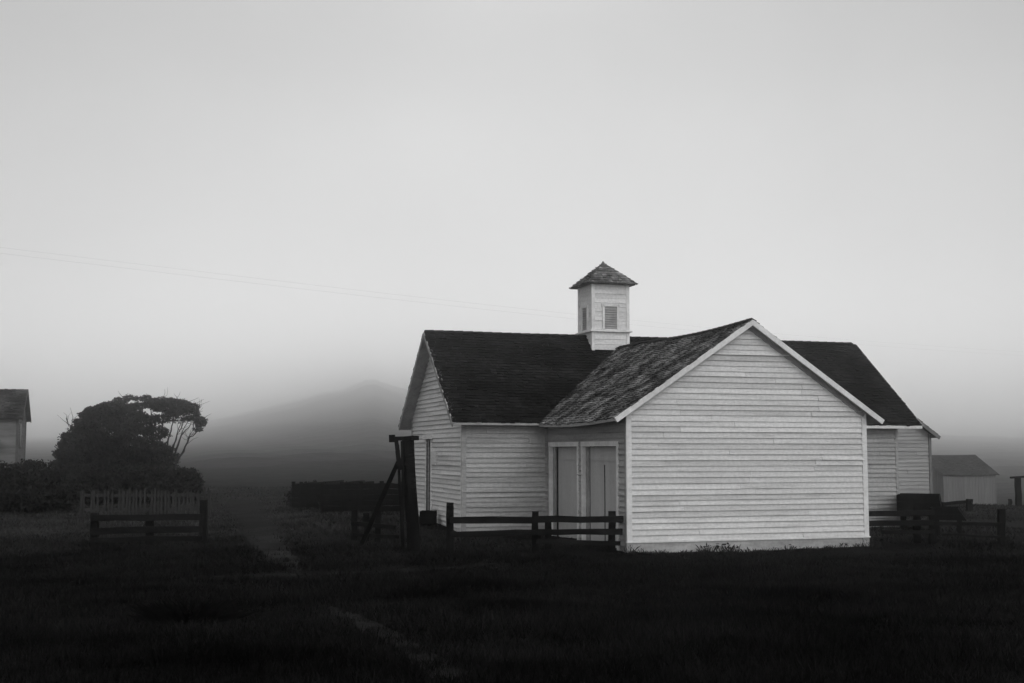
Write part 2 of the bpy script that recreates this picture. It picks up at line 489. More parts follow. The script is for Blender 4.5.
for (u, n, hol, mt) in ((UL, -1, [(9.22, 9.95, .35, 2.66)], M['paint']), (UR, 1, [], M['paint_shade'])):
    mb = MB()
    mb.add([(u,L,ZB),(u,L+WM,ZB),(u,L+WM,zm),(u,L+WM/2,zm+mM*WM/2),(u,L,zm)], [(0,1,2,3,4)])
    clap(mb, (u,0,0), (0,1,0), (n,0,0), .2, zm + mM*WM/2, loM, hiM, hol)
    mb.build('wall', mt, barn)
# --- skirt board under the front gable
mb = MB(); mb.box((-.05,-.045,ZB), (W+.05,-.002,.185)); mb.build('skirt_board', M['skirt'], barn)
mb = MB(); mb.box((-.06,-.075,.185), (W+.06,-.002,.215)); mb.build('drip_ledge', M['trim'], barn)
# --- corner boards
def cb(x0, y0, x1, y1, z0, z1, mt):
    m_ = MB(); m_.box((x0,y0,z0), (x1,y1,z1)); m_.build('corner_board', mt, barn)
cb(-.045,-.048,.085,-.001,.216,zc+.02,M['trim']); cb(-.045,-.001,-.001,.10,ZB,zs,M['trim_old'])
cb(W-.085,-.048,W+.045,-.001,.216,zc+.02,M['trim']); cb(W+.001,-.001,W+.045,.10,ZB,zs,M['trim_old'])
cb(UL-.045,L-.045,UL+.09,L-.001,ZB,zm,M['trim_old']); cb(UL-.045,L-.001,UL-.001,L+.1,ZB,zm+.03,M['trim'])
cb(UR-.05,L-.042,UR+.045,L-.001,ZB,zm,M['trim_old']); cb(UR+.001,L-.001,UR+.045,L+.1,ZB,zm,M['trim_old'])
cb(-.10,L-.04,-.03,L-.001,ZB,zm,M['trim_old']); cb(UL-.045,L+WM-.1,UL-.001,L+WM+.04,ZB,zm,M['trim_old'])
# --- roofs
lf = math.hypot(W/2+OH, HR-HE); lm = math.hypot(WM/2+OH, HM-HE)
LF = L + WM/2 + OG - .15
def sagF(a, b): return -.075 * math.sin(math.pi * min(1, max(0, a / (L + .6)))) 
def sagM(a, b): return -.014 * math.sin(math.pi * a / 14.0) + .004 * math.sin(a * 1.7)
bF = ((W/2+OH)/lf, 0, (HR-HE)/lf); bFr = (-(W/2+OH)/lf, 0, (HR-HE)/lf)
bM_ = (0, (WM/2+OH)/lm, (HM-HE)/lm); bMr = (0, -(WM/2+OH)/lm, (HM-HE)/lm)
mb = MB(); shingles(mb, (-OH,-OG,HE), (0,1,0), bF, LF, lf, exp=.118, w=(.06,.14), sag=sagF, rag=.018); ro = mb.build('roof', M['moss'], barn)
tag(ro, 'lichen mottled roof slope of the front wing')
mb = MB(); shingles(mb, (W+OH,-OG,HE), (0,1,0), bFr, LF, lf, sag=sagF); mb.build('roof', M['shingle'], barn)
mb = MB(); shingles(mb, (EL,L-OH,HE), (1,0,0), bM_, ER-EL, lm, sag=sagM)
for k in range(46):                                  # lichen along the left rake
    b = random.uniform(.05, lm * .8); s = random.uniform(.012, .045)
    p = Vector((EL + random.uniform(-.02, .10), L - OH, HE)) + Vector(bM_) * b + Vector((0, -.6, .8)) * .035
    vs_ = [p + Vector((random.gauss(0, s*.6), random.gauss(0, s*.6), random.gauss(0, s*.5))) for _ in range(5)]
    mb.add(vs_, [(0,1,2),(0,2,3),(0,3,4),(1,2,4),(2,3,4),(0,1,4)], 1)
tag(mb.build('roof', [M['shingle'], M['moss_bits']], barn), 'nearly black wet shingle slope of the main range')
mb = MB(); shingles(mb, (EL,L+WM+OH,HE), (1,0,0), bMr, ER-EL, lm, sag=sagM); mb.build('roof', M['shingle'], barn)
for (O, A, B, La, Lb, sg) in (((-OH,-OG,HE),(0,1,0),bF,LF,lf,sagF), ((W+OH,-OG,HE),(0,1,0),bFr,LF,lf,sagF),
                              ((EL,L-OH,HE),(1,0,0),bM_,ER-EL,lm,sagM), ((EL,L+WM+OH,HE),(1,0,0),bMr,ER-EL,lm,sagM)):
    mb = MB(); slab(mb, O, A, B, La, Lb, T, sag=sg); mb.build('soffit', M['trim_old'], barn)
# ridge caps
mb = MB()
for k in range(int(LF / .3)):
    a = k * .3
    mb.beam((W/2-.06, -OG + a, HR + .012 + sagF(a, 0)), (W/2-.06, -OG + a + .28, HR + .02 + sagF(a + .28, 0)), .15, .02, up=(-.5,0,1))
    mb.beam((W/2+.06, -OG + a, HR + .012 + sagF(a, 0)), (W/2+.06, -OG + a + .28, HR + .02 + sagF(a + .28, 0)), .15, .02, up=(.5,0,1))
mb.build('ridge_cap', M['shingle'], barn)
mb = MB()
for k in range(int((ER - EL) / .3)):
    a = k * .3
    for s in (-1, 1):
        mb.beam((EL + a, L + WM/2 + s*.06, HM + .014 + sagM(a, 4)), (EL + a + .28, L + WM/2 + s*.06, HM + .024 + sagM(a + .28, 4)), .15, .02, up=(0, s*.5, 1))
mb.build('ridge_cap', M['shingle'], barn)
# barge boards
def barge(p, q, w, mt, thick=.035, up=(0,0,1)):
    m_ = MB(); m_.beam(p, q, thick, w, up=up); return m_.build('barge_board', mt, barn)
dz = .065
barge((-OH-.01,-OG-.025,HE-dz), (W/2+.03,-OG-.025,HR-dz+.025), .12, M['trim'])
barge((W+OH+.01,-OG-.03,HE-dz), (W/2-.01,-OG-.03,HR-dz+.015), .12, M['trim'])
# flat frieze board below the right rake, against the wall
m_ = MB(); m_.beam((W-.02,-.034,zc-.06), (W/2+.02,-.034,zc+mF*W/2-.06), .03, .10); m_.build('frieze', M['trim_old'], barn)
m_ = MB(); m_.beam((.02,-.034,zc-.06), (W/2-.02,-.034,zc+mF*W/2-.06), .03, .07); m_.build('frieze', M['trim'], barn)
for u in (EL + .018 - .036, ER + .018):
    barge((u, L-OH, HE-.07), (u, L+WM/2, HM-.07), .13, M['trim_old'])
    barge((u, L+WM+OH, HE-.07), (u, L+WM/2+.01, HM-.07), .13, M['trim_old'])
# eave fascia
def fascia(p, q, h=.11, mt=None):
    m_ = MB(); n = 10; p, q = Vector(p), Vector(q)
    for i in range(n): m_.beam(p.lerp(q, i/n) , p.lerp(q, (i+1)/n), .025, h)
    m_.build('fascia', mt or M['trim_old'], barn)
def fasF(u):
    m_ = MB(); n = 12
    for i in range(n):
        a0, a1 = LF*.62*i/n, LF*.62*(i+1)/n
        m_.beam((u, -OG + a0, HE - .05 + sagF(a0, 0)), (u, -OG + a1, HE - .05 + sagF(a1, 0)), .025, .07)
    m_.build('fascia', M['trim_old'], barn)
fasF(-OH - .012); fasF(W + OH + .012)
fascia((EL, L-OH-.014, HE-.05), (-OH, L-OH-.014, HE-.05), .06)
fascia((W+OH, L-OH-.014, HE-.06), (ER, L-OH-.014, HE-.06), .09, M['trim'])
fascia((EL, L+WM+OH+.014, HE-.06), (ER, L+WM+OH+.014, HE-.06), .10)
# --- big doors in the wing's side
def barn_door(a, b, la, lb, slit, jam):
    """opening a..b, leaf la..lb, in the wall u=0; v runs back"""
    d = MB(); n = 4; wd = (lb - la) / n
    for k in range(n):
        d.box((.10, la + k*wd + .002, -.1), (.14 + random.uniform(0,.006), la + (k+1)*wd - .002, 2.385))
    dr = d.build('door', M['door'], barn)
    if slit:
        m_ = MB(); m_.box((.085, la + slit - .011, .1), (.099, la + slit + .011, 1.95)); m_.build('door_slit', M['black'], dr)
    m_ = MB(); m_.box((.084, la + .12, 2.05), (.0995, lb - .12, 2.12)); m_.build('ledger', M['door'], dr)
    f = MB()
    f.box((-.045, a - .11, -.1), (.16, a, 2.40)); f.box((-.045, b, -.1), (.16, b + .09, 2.40)); f.box((-.052, a - .12, 2.40), (.16, b + .10, 2.52))
    f.build('door_frame', M['trim'], barn)
    k_ = MB(); k_.box((.30, a - .1, -.1), (.32, b + .1, 2.5)); k_.build('door_recess', M['black'], barn)
    j = MB(); j.box((.05, jam, -.1), (.09, b - .001, 2.39)); j.build('jamb', M['trim_old'], barn)
barn_door(.605, 2.887, .62, 2.70, 1.07, 2.702)
barn_door(3.30, 5.45, 3.31, 5.14, 0, 5.25)
# --- narrow door of the left gable
m_ = MB(); m_.box((UL-.034, 9.29, .42), (UL+.0, 9.88, 2.62)); nd = m_.build('door', mat('slate_door_paint', .05, .09, (5,5,1), .8), barn)
m_ = MB(); m_.box((UL-.044, 9.52, .45), (UL-.0345, 9.62, 2.6)); m_.build('batten', M['trim_old'], nd)
m_ = MB(); m_.box((UL-.05, 9.19, .35), (UL+.1, 9.29, 2.64)); m_.box((UL-.05, 9.88, .35), (UL+.1, 9.98, 2.64)); m_.build('door_frame', M['trim'], barn)
m_ = MB(); m_.box((UL-.12, 9.10, 2.64), (UL+.05, 10.07, 2.76)); m_.build('door_hood', M['trim'], barn)
m_ = MB(); m_.box((UL-.07, 8.53, 1.88), (UL-.0, 9.14, 2.28)); m_.build('notice_board', M['paint'], barn)
# --- cupola
uc, vc, hc = 2.86, L + WM/2, .58
cz0, cz1, cz2 = 5.05, 5.90, 7.42
cup = MB()
for (s, t) in ((-1, 0), (1, 0), (0, -1), (0, 1)):
    N = Vector((s, t, 0)); S = Vector((-t, s, 0)) if True else None
    O = Vector((uc, vc, 0)) + N * hc
    cup.add([O - S*hc + Vector((0,0,cz0)), O + S*hc + Vector((0,0,cz0)), O + S*hc + Vector((0,0,cz2)), O - S*hc + Vector((0,0,cz2))], [(0,1,2,3)])
    clap(cup, O, S, N, cz0, cz1 - .02, lambda z: -hc, lambda z: hc, exp=.15, lip=.018, joint=9)
    clap(cup, O, S, N, cz1 + .05, cz2, lambda z: -hc, lambda z: hc, [(-.27, .27, 5.92, 6.73)], exp=.135, lip=.018, joint=9)
cupola = cup.build('cupola', M['paint_cup'], barn)
m_ = MB()
o_ = hc + .10
m_.box((uc-o_, vc-o_, cz1-.015), (uc+o_, vc+o_, cz1+.03)); m_.build('ledge', M['trim'], cupola)
for s in (-1, 1):
    for t in (-1, 1):
        m_ = MB(); cx_, cy_ = uc + s*(hc - .015), vc + t*(hc - .015)
        m_.box((cx_-.05, cy_-.05, cz0), (cx_+.05, cy_+.05, cz1-.02)); m_.box((cx_-.05, cy_-.05, cz1+.035), (cx_+.05, cy_+.05, cz2)); m_.build('corner_board', M['trim'], cupola)
for (s, t) in ((-1, 0), (1, 0), (0, -1), (0, 1)):
    N = Vector((s, t, 0)); S = Vector((-t, s, 0)); O = Vector((uc, vc, 0)) + N * (hc + .005)
    m_ = MB()
    for k in range(9):
        z = 5.99 + k * .072
        m_.add([O + S*a + N*b + Vector((0,0,z + c)) for (a, b, c) in ((-.2,.032,0),(.2,.032,0),(.2,.004,.075),(-.2,.004,.075),(-.2,.026,-.014),(.2,.026,-.014))], [(0,1,2,3),(4,5,1,0)])
    lv = m_.build('louver', M['louver'], cupola)
    m_ = MB()
    for (a, b, c, d) in ((-.27,-.2,5.90,6.72), (.2,.27,5.90,6.72), (-.29,.29,6.66,6.74), (-.29,.29,5.90,5.97)):
        q = [O + S*a + Vector((0,0,c)), O + S*b + N*.05 + Vector((0,0,d))]
        m_.box(q[0], q[1])
    m_.build('louver_frame', M['trim'], cupola)
m_ = MB(); rh = hc + .22; ze, zt = 7.37, 8.09
ls = math.hypot(rh, zt - ze)
for (s, t) in ((-1, 0), (1, 0), (0, -1), (0, 1)):
    N = Vector((s, t, 0)); S = Vector((-t, s, 0)); O = Vector((uc, vc, ze)) + N * rh
    B = (Vector((uc, vc, zt)) - O) / ls
    m_.add([O - S*rh, O + S*rh, Vector((uc, vc, zt))], [(0,1,2)])
    b = -.03; Nn = S.cross(B).normalized(); Nn = Nn if Nn.z > 0 else -Nn
    while b < ls - .03:
        half_ = rh * (1 - max(0,b) / ls); top = min(b + .17, ls); ht = rh * (1 - top / ls); a = -half_
        while a < half_ - .01:
            e = min(a + random.uniform(.08, .17), half_)
            k0, k1 = max(-ht, min(ht, a)), max(-ht, min(ht, e)); th_ = random.uniform(.018, .045)
            m_.add([O + S*a + B*b + Nn*th_, O + S*(e-.006) + B*(b + random.gauss(0,.008)) + Nn*th_, O + S*k1 + B*top + Nn*.004, O + S*k0 + B*top + Nn*.004, O + S*a + B*b, O + S*e + B*b],
                   [(0,1,2,3),(4,5,1,0)])
            a = e
        b += .125
m_.add([(uc-rh,vc-rh,ze-.03),(uc+rh,vc-rh,ze-.03),(uc+rh,vc+rh,ze-.03),(uc-rh,vc+rh,ze-.03)], [(0,1,2,3)])
m_.build('cupola_roof', M['cup_shingle'], cupola)
m_ = MB(); m_.tube([(uc,vc,zt-.02),(uc,vc,zt+.05)], [.06,.02], 6); m_.build('finial', M['cup_shingle'], cupola)

# ================================================================== simple gabled buildings
def gabled(name, label, cat, loc, yaw, w, l, z0, ze, zr, oh, og, wall_m, roof_m, trim_m, ridge='v', exp=.15, siding='clap'):
    """front left corner at loc; w along u, l along v; ridge runs along 'u' or 'v'"""
    r = empty(name, loc, yaw); tag(r, label, cat)
    span, run = (w, l) if ridge == 'v' else (l, w)
    m = (zr - ze) / (span/2 + oh); zk = ze + m*oh - .08
    mb = MB()
    def gw(O, S, N, gable, length):
        O, S, N = Vector(O), Vector(S), Vector(N)
        pts = [O + Vector((0,0,z0)), O + S*length + Vector((0,0,z0)), O + S*length + Vector((0,0,zk))]
        if gable: pts.append(O + S*(length/2) + Vector((0,0,zk + m*length/2)))
        pts.append(O + Vector((0,0,zk)))
        mb.add(pts, [tuple(range(len(pts)))])
        lo = (lambda z: max(0, (z - zk)/m)) if gable else (lambda z: 0)
        hi = (lambda z: length - max(0, (z - zk)/m)) if gable else (lambda z: length)
        zt_ = zk + (m*length/2 if gable else 0)
        if siding == 'clap': clap(mb, O, S, N, z0, zt_, lo, hi, exp=exp, lip=.034)
        else:
            n = int(length / .32); ww = length / n
            for k in range(n):
                a = k*ww; h_ = zk + (m*min(a + ww/2, length - a - ww/2) if gable else 0)
                q0, q1 = O + S*(a + .012), O + S*(a + ww - .012); q = random.uniform(.012, .03); zb = z0 + random.uniform(0, .12)
                mb.add([q0 + Vector((0,0,zb)) + N*q, q1 + Vector((0,0,zb)) + N*q, q1 + Vector((0,0,h_)) + N*q, q0 + Vector((0,0,h_)) + N*q,
                        q0 + Vector((0,0,zb)), q1 + Vector((0,0,zb)), q1 + Vector((0,0,h_)), q0 + Vector((0,0,h_))], [(0,1,2,3),(4,0,3,7),(1,5,6,2)])
    g = ridge == 'v'
    gw((0,0,0), (1,0,0), (0,-1,0), g, w); gw((0,l,0), (1,0,0), (0,1,0), g, w)
    gw((0,0,0), (0,1,0), (-1,0,0), not g, l); gw((w,0,0), (0,1,0), (1,0,0), not g, l)
    mb.build('wall', wall_m, r)
    ls_ = math.hypot(span/2 + oh, zr - ze); ca, sa = (span/2 + oh)/ls_, (zr - ze)/ls_
    sg = lambda a, b: -.04 * math.sin(math.pi * a / (run + 2*og))
    for s in (0, 1):
        if g: O, A, B = ((-oh, -og, ze) if s == 0 else (w + oh, -og, ze)), (0,1,0), ((ca,0,sa) if s == 0 else (-ca,0,sa))
        else: O, A, B = ((-og, -oh, ze) if s == 0 else (-og, l + oh, ze)), (1,0,0), ((0,ca,sa) if s == 0 else (0,-ca,sa))
        mb = MB(); shingles(mb, O, A, B, run + 2*og, ls_, exp=.17, w=(.14,.28), sag=sg); mb.build('roof', roof_m, r)
        mb = MB(); slab(mb, O, A, B, run + 2*og, ls_, .06, sag=sg); mb.build('soffit', trim_m, r)
        for e in (-og - .02, run + og + .02):
            p = (O[0], e, ze - .06) if g else (e, O[1], ze - .06)
            q = (w/2, e, zr - .06) if g else (e, l/2, zr - .06)
            mb = MB(); mb.beam(p, q, .03, .14); mb.build('barge_board', trim_m, r)
    for (x, y) in ((0,0),(w,0),(0,l),(w,l)):
        mb = MB(); mb.box((x-.06, y-.06, z0), (x+.06, y+.06, zk)); mb.build('corner_board', trim_m, r)
    return r
cY, sY = math.cos(YAW), math.sin(YAW)
# the second white building behind the barn
D2 = 50.0; pr = at(930, 470, D2); wR = 7.4
rear = gabled('outbuilding', 'second white clapboard building half hidden behind the barn, dim in fog', 'outbuilding',
              (pr.x - wR*cY, pr.y - wR*sY, 0), YAW, wR, 9, -.9, 2.86, 5.6, .28, .3, M['paint_far'], M['far_shingle'], M['rear_trim'])
# the small board shed far right
D3 = 118.0; p0 = at(944.5, 509, D3); p1 = at(995.5, 509, D3)
wS = (p1.x - p0.x) / cY * 1.0
shed = gabled('shed', 'small vertical board shed fading into the fog at far right', 'shed', (p0.x, p0.y, 0), YAW, wS + .75, 6.4, -4.2, EYE - 24*D3/F, EYE - 5.5*D3/F + .1, .3, .25,
              M['board'], M['shed_shingle'], M['board'], ridge='u', siding='board')
# the house at the left edge
D4 = 72.0; ph = at(17, 440, D4); wH = 12.0
house = gabled('house', 'pale old house at the left edge, mossy roof, hedge in front', 'house', (ph.x - wH*cY, ph.y - wH*sY, 0), YAW, wH, 5.4, -.8, 4.14, 6.0, .36, .28,
              M['house_wall'], M['house_roof'], M['house_trim'], ridge='u')
f_ = MB(); f_.box((wH-.01, 1.1, 2.4), (wH+.05, 2.1, 4.0)); wf = f_.build('window', M['house_trim'], house)
f_ = MB(); f_.box((wH+.051, 1.2, 2.5), (wH+.058, 2.0, 3.9)); f_.build('pane', mat('dark_glass', .01, .015, rough=.2, spec=.5), wf)
f_ = MB(); f_.add([(wH-4,-1.3,2.55),(wH-.9,-1.3,2.55),(wH-.9,0,2.95),(wH-4,0,2.95),(wH-4,-1.3,2.47),(wH-.9,-1.3,2.47),(wH-.9,0,2.87),(wH-4,0,2.87)],
                  [(0,1,2,3),(7,6,5,4),(0,4,5,1),(1,5,6,2),(0,3,7,4)]); pc = f_.build('porch_roof', M['far_shingle'], house)
for k in (wH-3.9, wH-1.0):
    f_ = MB(); f_.box((k-.05,-1.25,-.6), (k+.05,-1.15,2.49)); f_.build('porch_post', M['house_trim'], house)

# ================================================================== fences
def rail_fence(label, posts, rails, mt=None, hw=.16, name='rail_fence', group=None):
    """posts: (px, py_top, py_base, depth); rails: (i, j, fraction up post, height)"""
    pts = []
    for (px, yt, yb, d) in posts:
        top, base = at(px, yt, d), at(px, yb, d); pts.append((base, top))
    o = Vector(pts[0][0]); r = empty(name, o); tag(r, label, 'fence', group)
    for (b, t) in pts:
        m_ = MB(); bz = min(b.z, g1(b.x, b.y)) - .15
        m_.beam(Vector((b.x, b.y, bz)) - o, t - o, hw, hw, jig=.006); m_.build('post', mt or M['wood'], r)
    for (pa, pb, d0, d1, h) in rails:
        a, b = at(pa[0], pa[1], d0), at(pb[0], pb[1], d1)
        m_ = MB(); m_.beam(a + Vector((0,-.11,0)) - o, b + Vector((0,-.11,0)) - o, .05, h, jig=.008); m_.build('rail', M['wood_rail'], r)
    return r
# before the barn doors
rail_fence('two rail timber fence in front of the barn doors', [(450, 502.6, 548, 28.3), (535, 511.4, 547.5, 28.5), (611.8, 511.2, 547, 28.6)],
           [((450, 519.5), (535, 519.5), 28.3, 28.5, .15), ((535, 519), (623, 519), 28.5, 28.6, .15), ((450, 534), (537, 532), 28.3, 28.5, .13), ((535, 531.5), (622, 531), 28.5, 28.6, .13), ((536, 541), (620, 543), 28.5, 28.6, .10)])
tag(MB().build('post', M['wood']) if False else rail_fence('lone leaning stub post behind the barn door fence', [(548, 520, 545, 29.3)], [], hw=.15, name='fence_post'), cat='post')
# right of the barn
rail_fence('broken rail fence running right from the barn, end post leaning', [(916.5, 506, 536.5, 31.2), (932.5, 508, 535.5, 31.0), (1001, 509, 541, 30.6)],
           [((866, 513), (933, 513), 30.6, 31.0, .13), ((866, 522.5), (932, 523), 30.6, 31.0, .13), ((880, 532), (933, 531.5), 30.8, 31.0, .09), ((932, 523), (1001, 524), 31.0, 30.6, .09), ((940, 534), (1000, 537), 31.0, 30.6, .05)], hw=.15)
rail_fence('thin single rail fence beside the shed', [(969.5, 499, 516, 46), (942, 502, 517, 47)], [((942, 504), (970, 501), 47, 46, .12)], hw=.2)
# left foreground fence
rail_fence('low dark three rail fence in front of the picket fence', [(95, 513, 546, 31.5), (203.5, 500, 546, 31.0), (150, 517, 546, 31.3)],
           [((92, 518), (204, 516.5), 31.5, 31.0, .15), ((92, 531), (204, 529), 31.5, 31.0, .16), ((92, 540), (204, 538), 31.5, 31.0, .12)], hw=.17)
# short run behind the timber frame
rail_fence('ruined post fence beside the timber frame', [(354.5, 510, 541, 31.5), (378, 508, 543, 31), (367, 513, 540, 31.3)],
           [((352, 523), (396, 527), 31.5, 30.6, .10), ((354, 534), (400, 537), 31.5, 30.4, .08)], hw=.14)
# picket fence
DP = 46.0
pa, pb = at(80, 515, DP), at(208, 515, DP - .5)
pk = empty('picket_fence', (pa.x, pa.y, g1(pa.x, pa.y))); tag(pk, 'weathered grey picket fence at the foot of the cypress hedge', 'fence')
n = 37; o = pk.location
base_pick = None
for k in range(n):
    t = k / (n - 1); x, y = pa.x + (pb.x - pa.x)*t, pa.y + (pb.y - pa.y)*t
    if random.random() < .05: continue
    h = 1.02 + .12 * max(0, 1 - abs(t - .5) / .3) * .7 + random.uniform(-.05, .05)
    if t > .9: h += random.uniform(-.1, .25)
    m_ = MB(); wv = .034; ln = random.gauss(0, .02)
    m_.add([(-wv,0,-.1),(wv,0,-.1),(wv+ln,0,h-.06),(ln,0,h),(-wv+ln,0,h-.06),(-wv,.025,-.1),(wv,.025,-.1),(wv+ln,.025,h-.06),(ln,.025,h),(-wv+ln,.025,h-.06)],
           [(0,1,2,3,4),(9,8,7,6,5),(1,6,7,2),(2,7,8,3),(3,8,9,4),(0,4,9,5)])
    q = m_.build('picket', M['wood_grey'], pk); q.location = Vector((x, y, g1(x, y))) - o
for h in (.3, .82):
    m_ = MB(); m_.beam(Vector((pa.x, pa.y+.06, g1(pa.x,pa.y)+h)) - o, Vector((pb.x, pb.y+.06, g1(pb.x,pb.y)+h)) - o, .04, .09); m_.build('rail', M['wood_grey'], pk)
for t in (0, .33, .66, 1):
    x, y = pa.x + (pb.x-pa.x)*t, pa.y + (pb.y-pa.y)*t + .14
    m_ = MB(); m_.beam(Vector((x, y, g1(x,y)-.2)) - o, Vector((x, y, g1(x,y)+1.0)) - o, .1, .1); m_.build('post', M['wood_grey'], pk)

# board sided pen between the path and the frame
def pen(label, pix, d0, d1, h, name='board_pen'):
    a, b = at(pix[0], 500, d0), at(pix[1], 500, d1)
    a.z, b.z = g1(a.x, a.y), g1(b.x, b.y); r = empty(name, a); tag(r, label, 'pen')
    o = Vector(a); n = 5
    for i in range(n):
        p = a.lerp(b, i/(n-1)); m_ = MB(); m_.beam(p - o + Vector((0,.1,-.2)), p - o + Vector((0,.1,h + random.uniform(0,.06))), .14, .14, jig=.006); m_.build('post', M['wood'], r)
    rows = int(h / .2)
    for k in range(rows):
        z = .1 + k * (h - .1) / rows
        for i in range(n - 1):
            p, q = a.lerp(b, i/(n-1)), a.lerp(b, (i+1)/(n-1))
            m_ = MB(); m_.beam(p - o + Vector((0,0,z + .07 + random.gauss(0,.01))), q - o + Vector((0,0,z + .07 + random.gauss(0,.012))), .04, .185, jig=.004); m_.build('board', M['wood'], r)
    b2 = b + Vector((1.0, 5.0, 0)); a2 = a + Vector((1.4, 4.6, 0))
    for (p, q) in ((a, a2), (b, b2)):
        for k in range(rows):
            z = .1 + k * (h - .1) / rows
            m_ = MB(); m_.beam(p - o + Vector((0,0,z+.07)), Vector((q.x, q.y, g1(q.x,q.y))) - o + Vector((0,0,z+.07)), .04, .17, jig=.004); m_.build('board', M['wood'], r)
    return r
pen('long dark board sided pen in the fog beyond the timber frame', (322, 402), 46, 44, 1.12)
pen('shorter board sided pen at the end of the long pen, brush on top', (293, 324), 50, 49, 1.05)

# ================================================================== timber frame
DF = 28.6
o = at(415, 552, DF); o.z = g1(o.x, o.y)
fr = empty('timber_frame', o); tag(fr, 'tall dark timber frame with crossbar and slanting brace left of the barn', 'timber frame')
def fb(name, p, q, d0, d1, w, h, jig=.006, mt=None):
    a, b = at(p[0], p[1], d0) - o, at(q[0], q[1], d1) - o
    m_ = MB(); m_.beam(a, b, w, h, jig=jig, mi=0, up=(0,1,0)); return m_.build(name, mt or M['wood'], fr)
fb('post', (416.5, 556), (409, 439.5), DF, DF, .20, .22)
fb('post', (410.5, 556), (404, 440), DF + .25, DF + .25, .12, .14, mt=M['wood_rail'])
fb('post', (403.5, 555), (402, 441), DF - .2, DF - .2, .05, .05)
fb('crossbar', (389.5, 438.5), (418.8, 438), DF - .18, DF - .18, .10, .10)
fb('crossbar_end', (389.3, 438.6), (395, 438.4), DF - .18, DF - .18, .17, .17, jig=0)
fb('hanger', (396.4, 440), (397.6, 452), DF - .1, DF - .1, .09, .09)
fb('hanger', (397.6, 451), (399.6, 470), DF - .1, DF - .1, .10, .09)
fb('strut', (399, 468), (403.5, 556), DF - .1, DF + .3, .06, .06)
fb('brace', (398.6, 461), (361.5, 545), DF - .1, DF + 1.6, .10, .10)
m_ = MB(); c_ = at(405, 523, DF - .25) - o; m_.tube([c_, c_ + Vector((0,-.06,0))], [.04,.04], 8); m_.build('bolt', M['iron'], fr)

# ================================================================== troughs and boxes
def trough(name, label, cat, px0, px1, yt, yb, d, depth_, slope=.0, mt=None):
    a, b, t = at(px0, yb, d), at(px1, yb, d), at(px0, yt, d)
    w, h = b.x - a.x, t.z - a.z; g = g1((a.x + b.x)/2, d)
    r = empty(name, (a.x, a.y, a.z), -math.atan2(a.x, a.y) - .06); tag(r, label, cat)
    n = max(2, int(h / .16)); mt = mt or M['wood']
    for (y0, y1) in ((0, .04), (depth_-.04, depth_)):
        m_ = MB()
        for k in range(n):
            z0, z1 = h*k/n + .005, h*(k+1)/n - .005
            e0, e1 = slope*(k/n), slope*((k+1)/n)
            m_.add([(0,y0,z0),(w-e0,y0,z0),(w-e1,y0,z1),(0,y0,z1),(0,y1,z0),(w-e0,y1,z0),(w-e1,y1,z1),(0,y1,z1)],
                   [(0,1,2,3),(7,6,5,4),(3,2,6,7),(0,4,5,1),(1,5,6,2),(0,3,7,4)])
        m_.build('side_board', mt, r)
    m_ = MB(); m_.box((-.03,.041,.02), (.0-.001,depth_-.041,h-.02)); m_.build('end_board', mt, r)
    m_ = MB(); m_.add([(w-.01,.041,.02),(w-.01,depth_-.041,.02),(w-slope-.01,depth_-.041,h-.02),(w-slope-.01,.041,h-.02)], [(0,1,2,3)])
    m_.build('end_board', mt, r)
    m_ = MB(); m_.box((0,.041,h*.72), (w-slope,depth_-.041,h*.78)); m_.build('lid' , mt, r)
    for (x, y) in ((.12,.12),(w-.2,.12),(.12,depth_-.12),(w-.2,depth_-.12)):
        m_ = MB(); m_.box((x-.05,y-.05,min(-.25, g - a.z - .1)), (x+.05,y+.05,.03)); m_.build('leg', mt, r)
    return r
trough('feed_bunk', 'big dark board feed bunk beside the second white building', 'feed bunk', 898, 940.5, 494.5, 516, 36, 1.3, .10)
trough('trough', 'low dark trough with slanted end behind the right fence', 'trough', 931, 964.5, 507.5, 520, 33.5, .9, .22)
trough('crate', 'dark crate against the left gable under the narrow door', 'crate', 420.5, 436, 511, 524, 35.2, .5)

# far posts at the right
for (nm, lab, px, yt, yb, d, w, cap) in (('gate_post', 'thick post with a flat cap at the far right edge', 1019, 478, 513, 58, .22, True), ('fence_post', 'small slim post left of the capped post', 1010.5, 499, 511, 60, .14, False)):
    b, t = at(px, yb, d), at(px, yt, d); b.z = g1(b.x, b.y); r = empty(nm, b); tag(r, lab, 'post')
    m_ = MB(); m_.beam((0,0,-.2), (.0,0,t.z - b.z), w, w, jig=.01); m_.build('shaft', M['wood'], r)
    if cap:
        m_ = MB(); m_.beam((-.34,-.02,t.z-b.z+.02), (.34,-.02,t.z-b.z+.06), .2, .09); m_.build('cap', M['wood'], r)

# ================================================================== vegetation
def clump_cards(centres, radii, count, size, up=.0, hollow=.55):
    """small leaf faces through the volume of several ellipsoid lobes"""
    out = []
    for c, r, n in zip(centres, radii, count):
        d = rng.normal(size=(n, 3)); d /= np.linalg.norm(d, axis=1)[:, None]
        rad = (hollow + (1 - hollow) * rng.random(n) ** .7) * (1 + .12 * np.sin(d[:, 0] * 7 + c[0]) * np.sin(d[:, 2] * 9 + c[1]) + .1 * rng.normal(size=n))
        p = np.array(c) + d * rad[:, None] * np.array(r)
        out.append(p)
    p = np.concatenate(out); n = len(p)
    a = rng.normal(size=(n, 3)); a /= np.linalg.norm(a, axis=1)[:, None]
    b = np.cross(a, rng.normal(size=(n, 3))); b /= np.linalg.norm(b, axis=1)[:, None]
    s = size * rng.uniform(.5, 1.4, n)[:, None]
    q = np.stack([p - a*s, p + b*s*.55, p + a*s, p - b*s*.55], 1)
    return q.reshape(-1, 3)

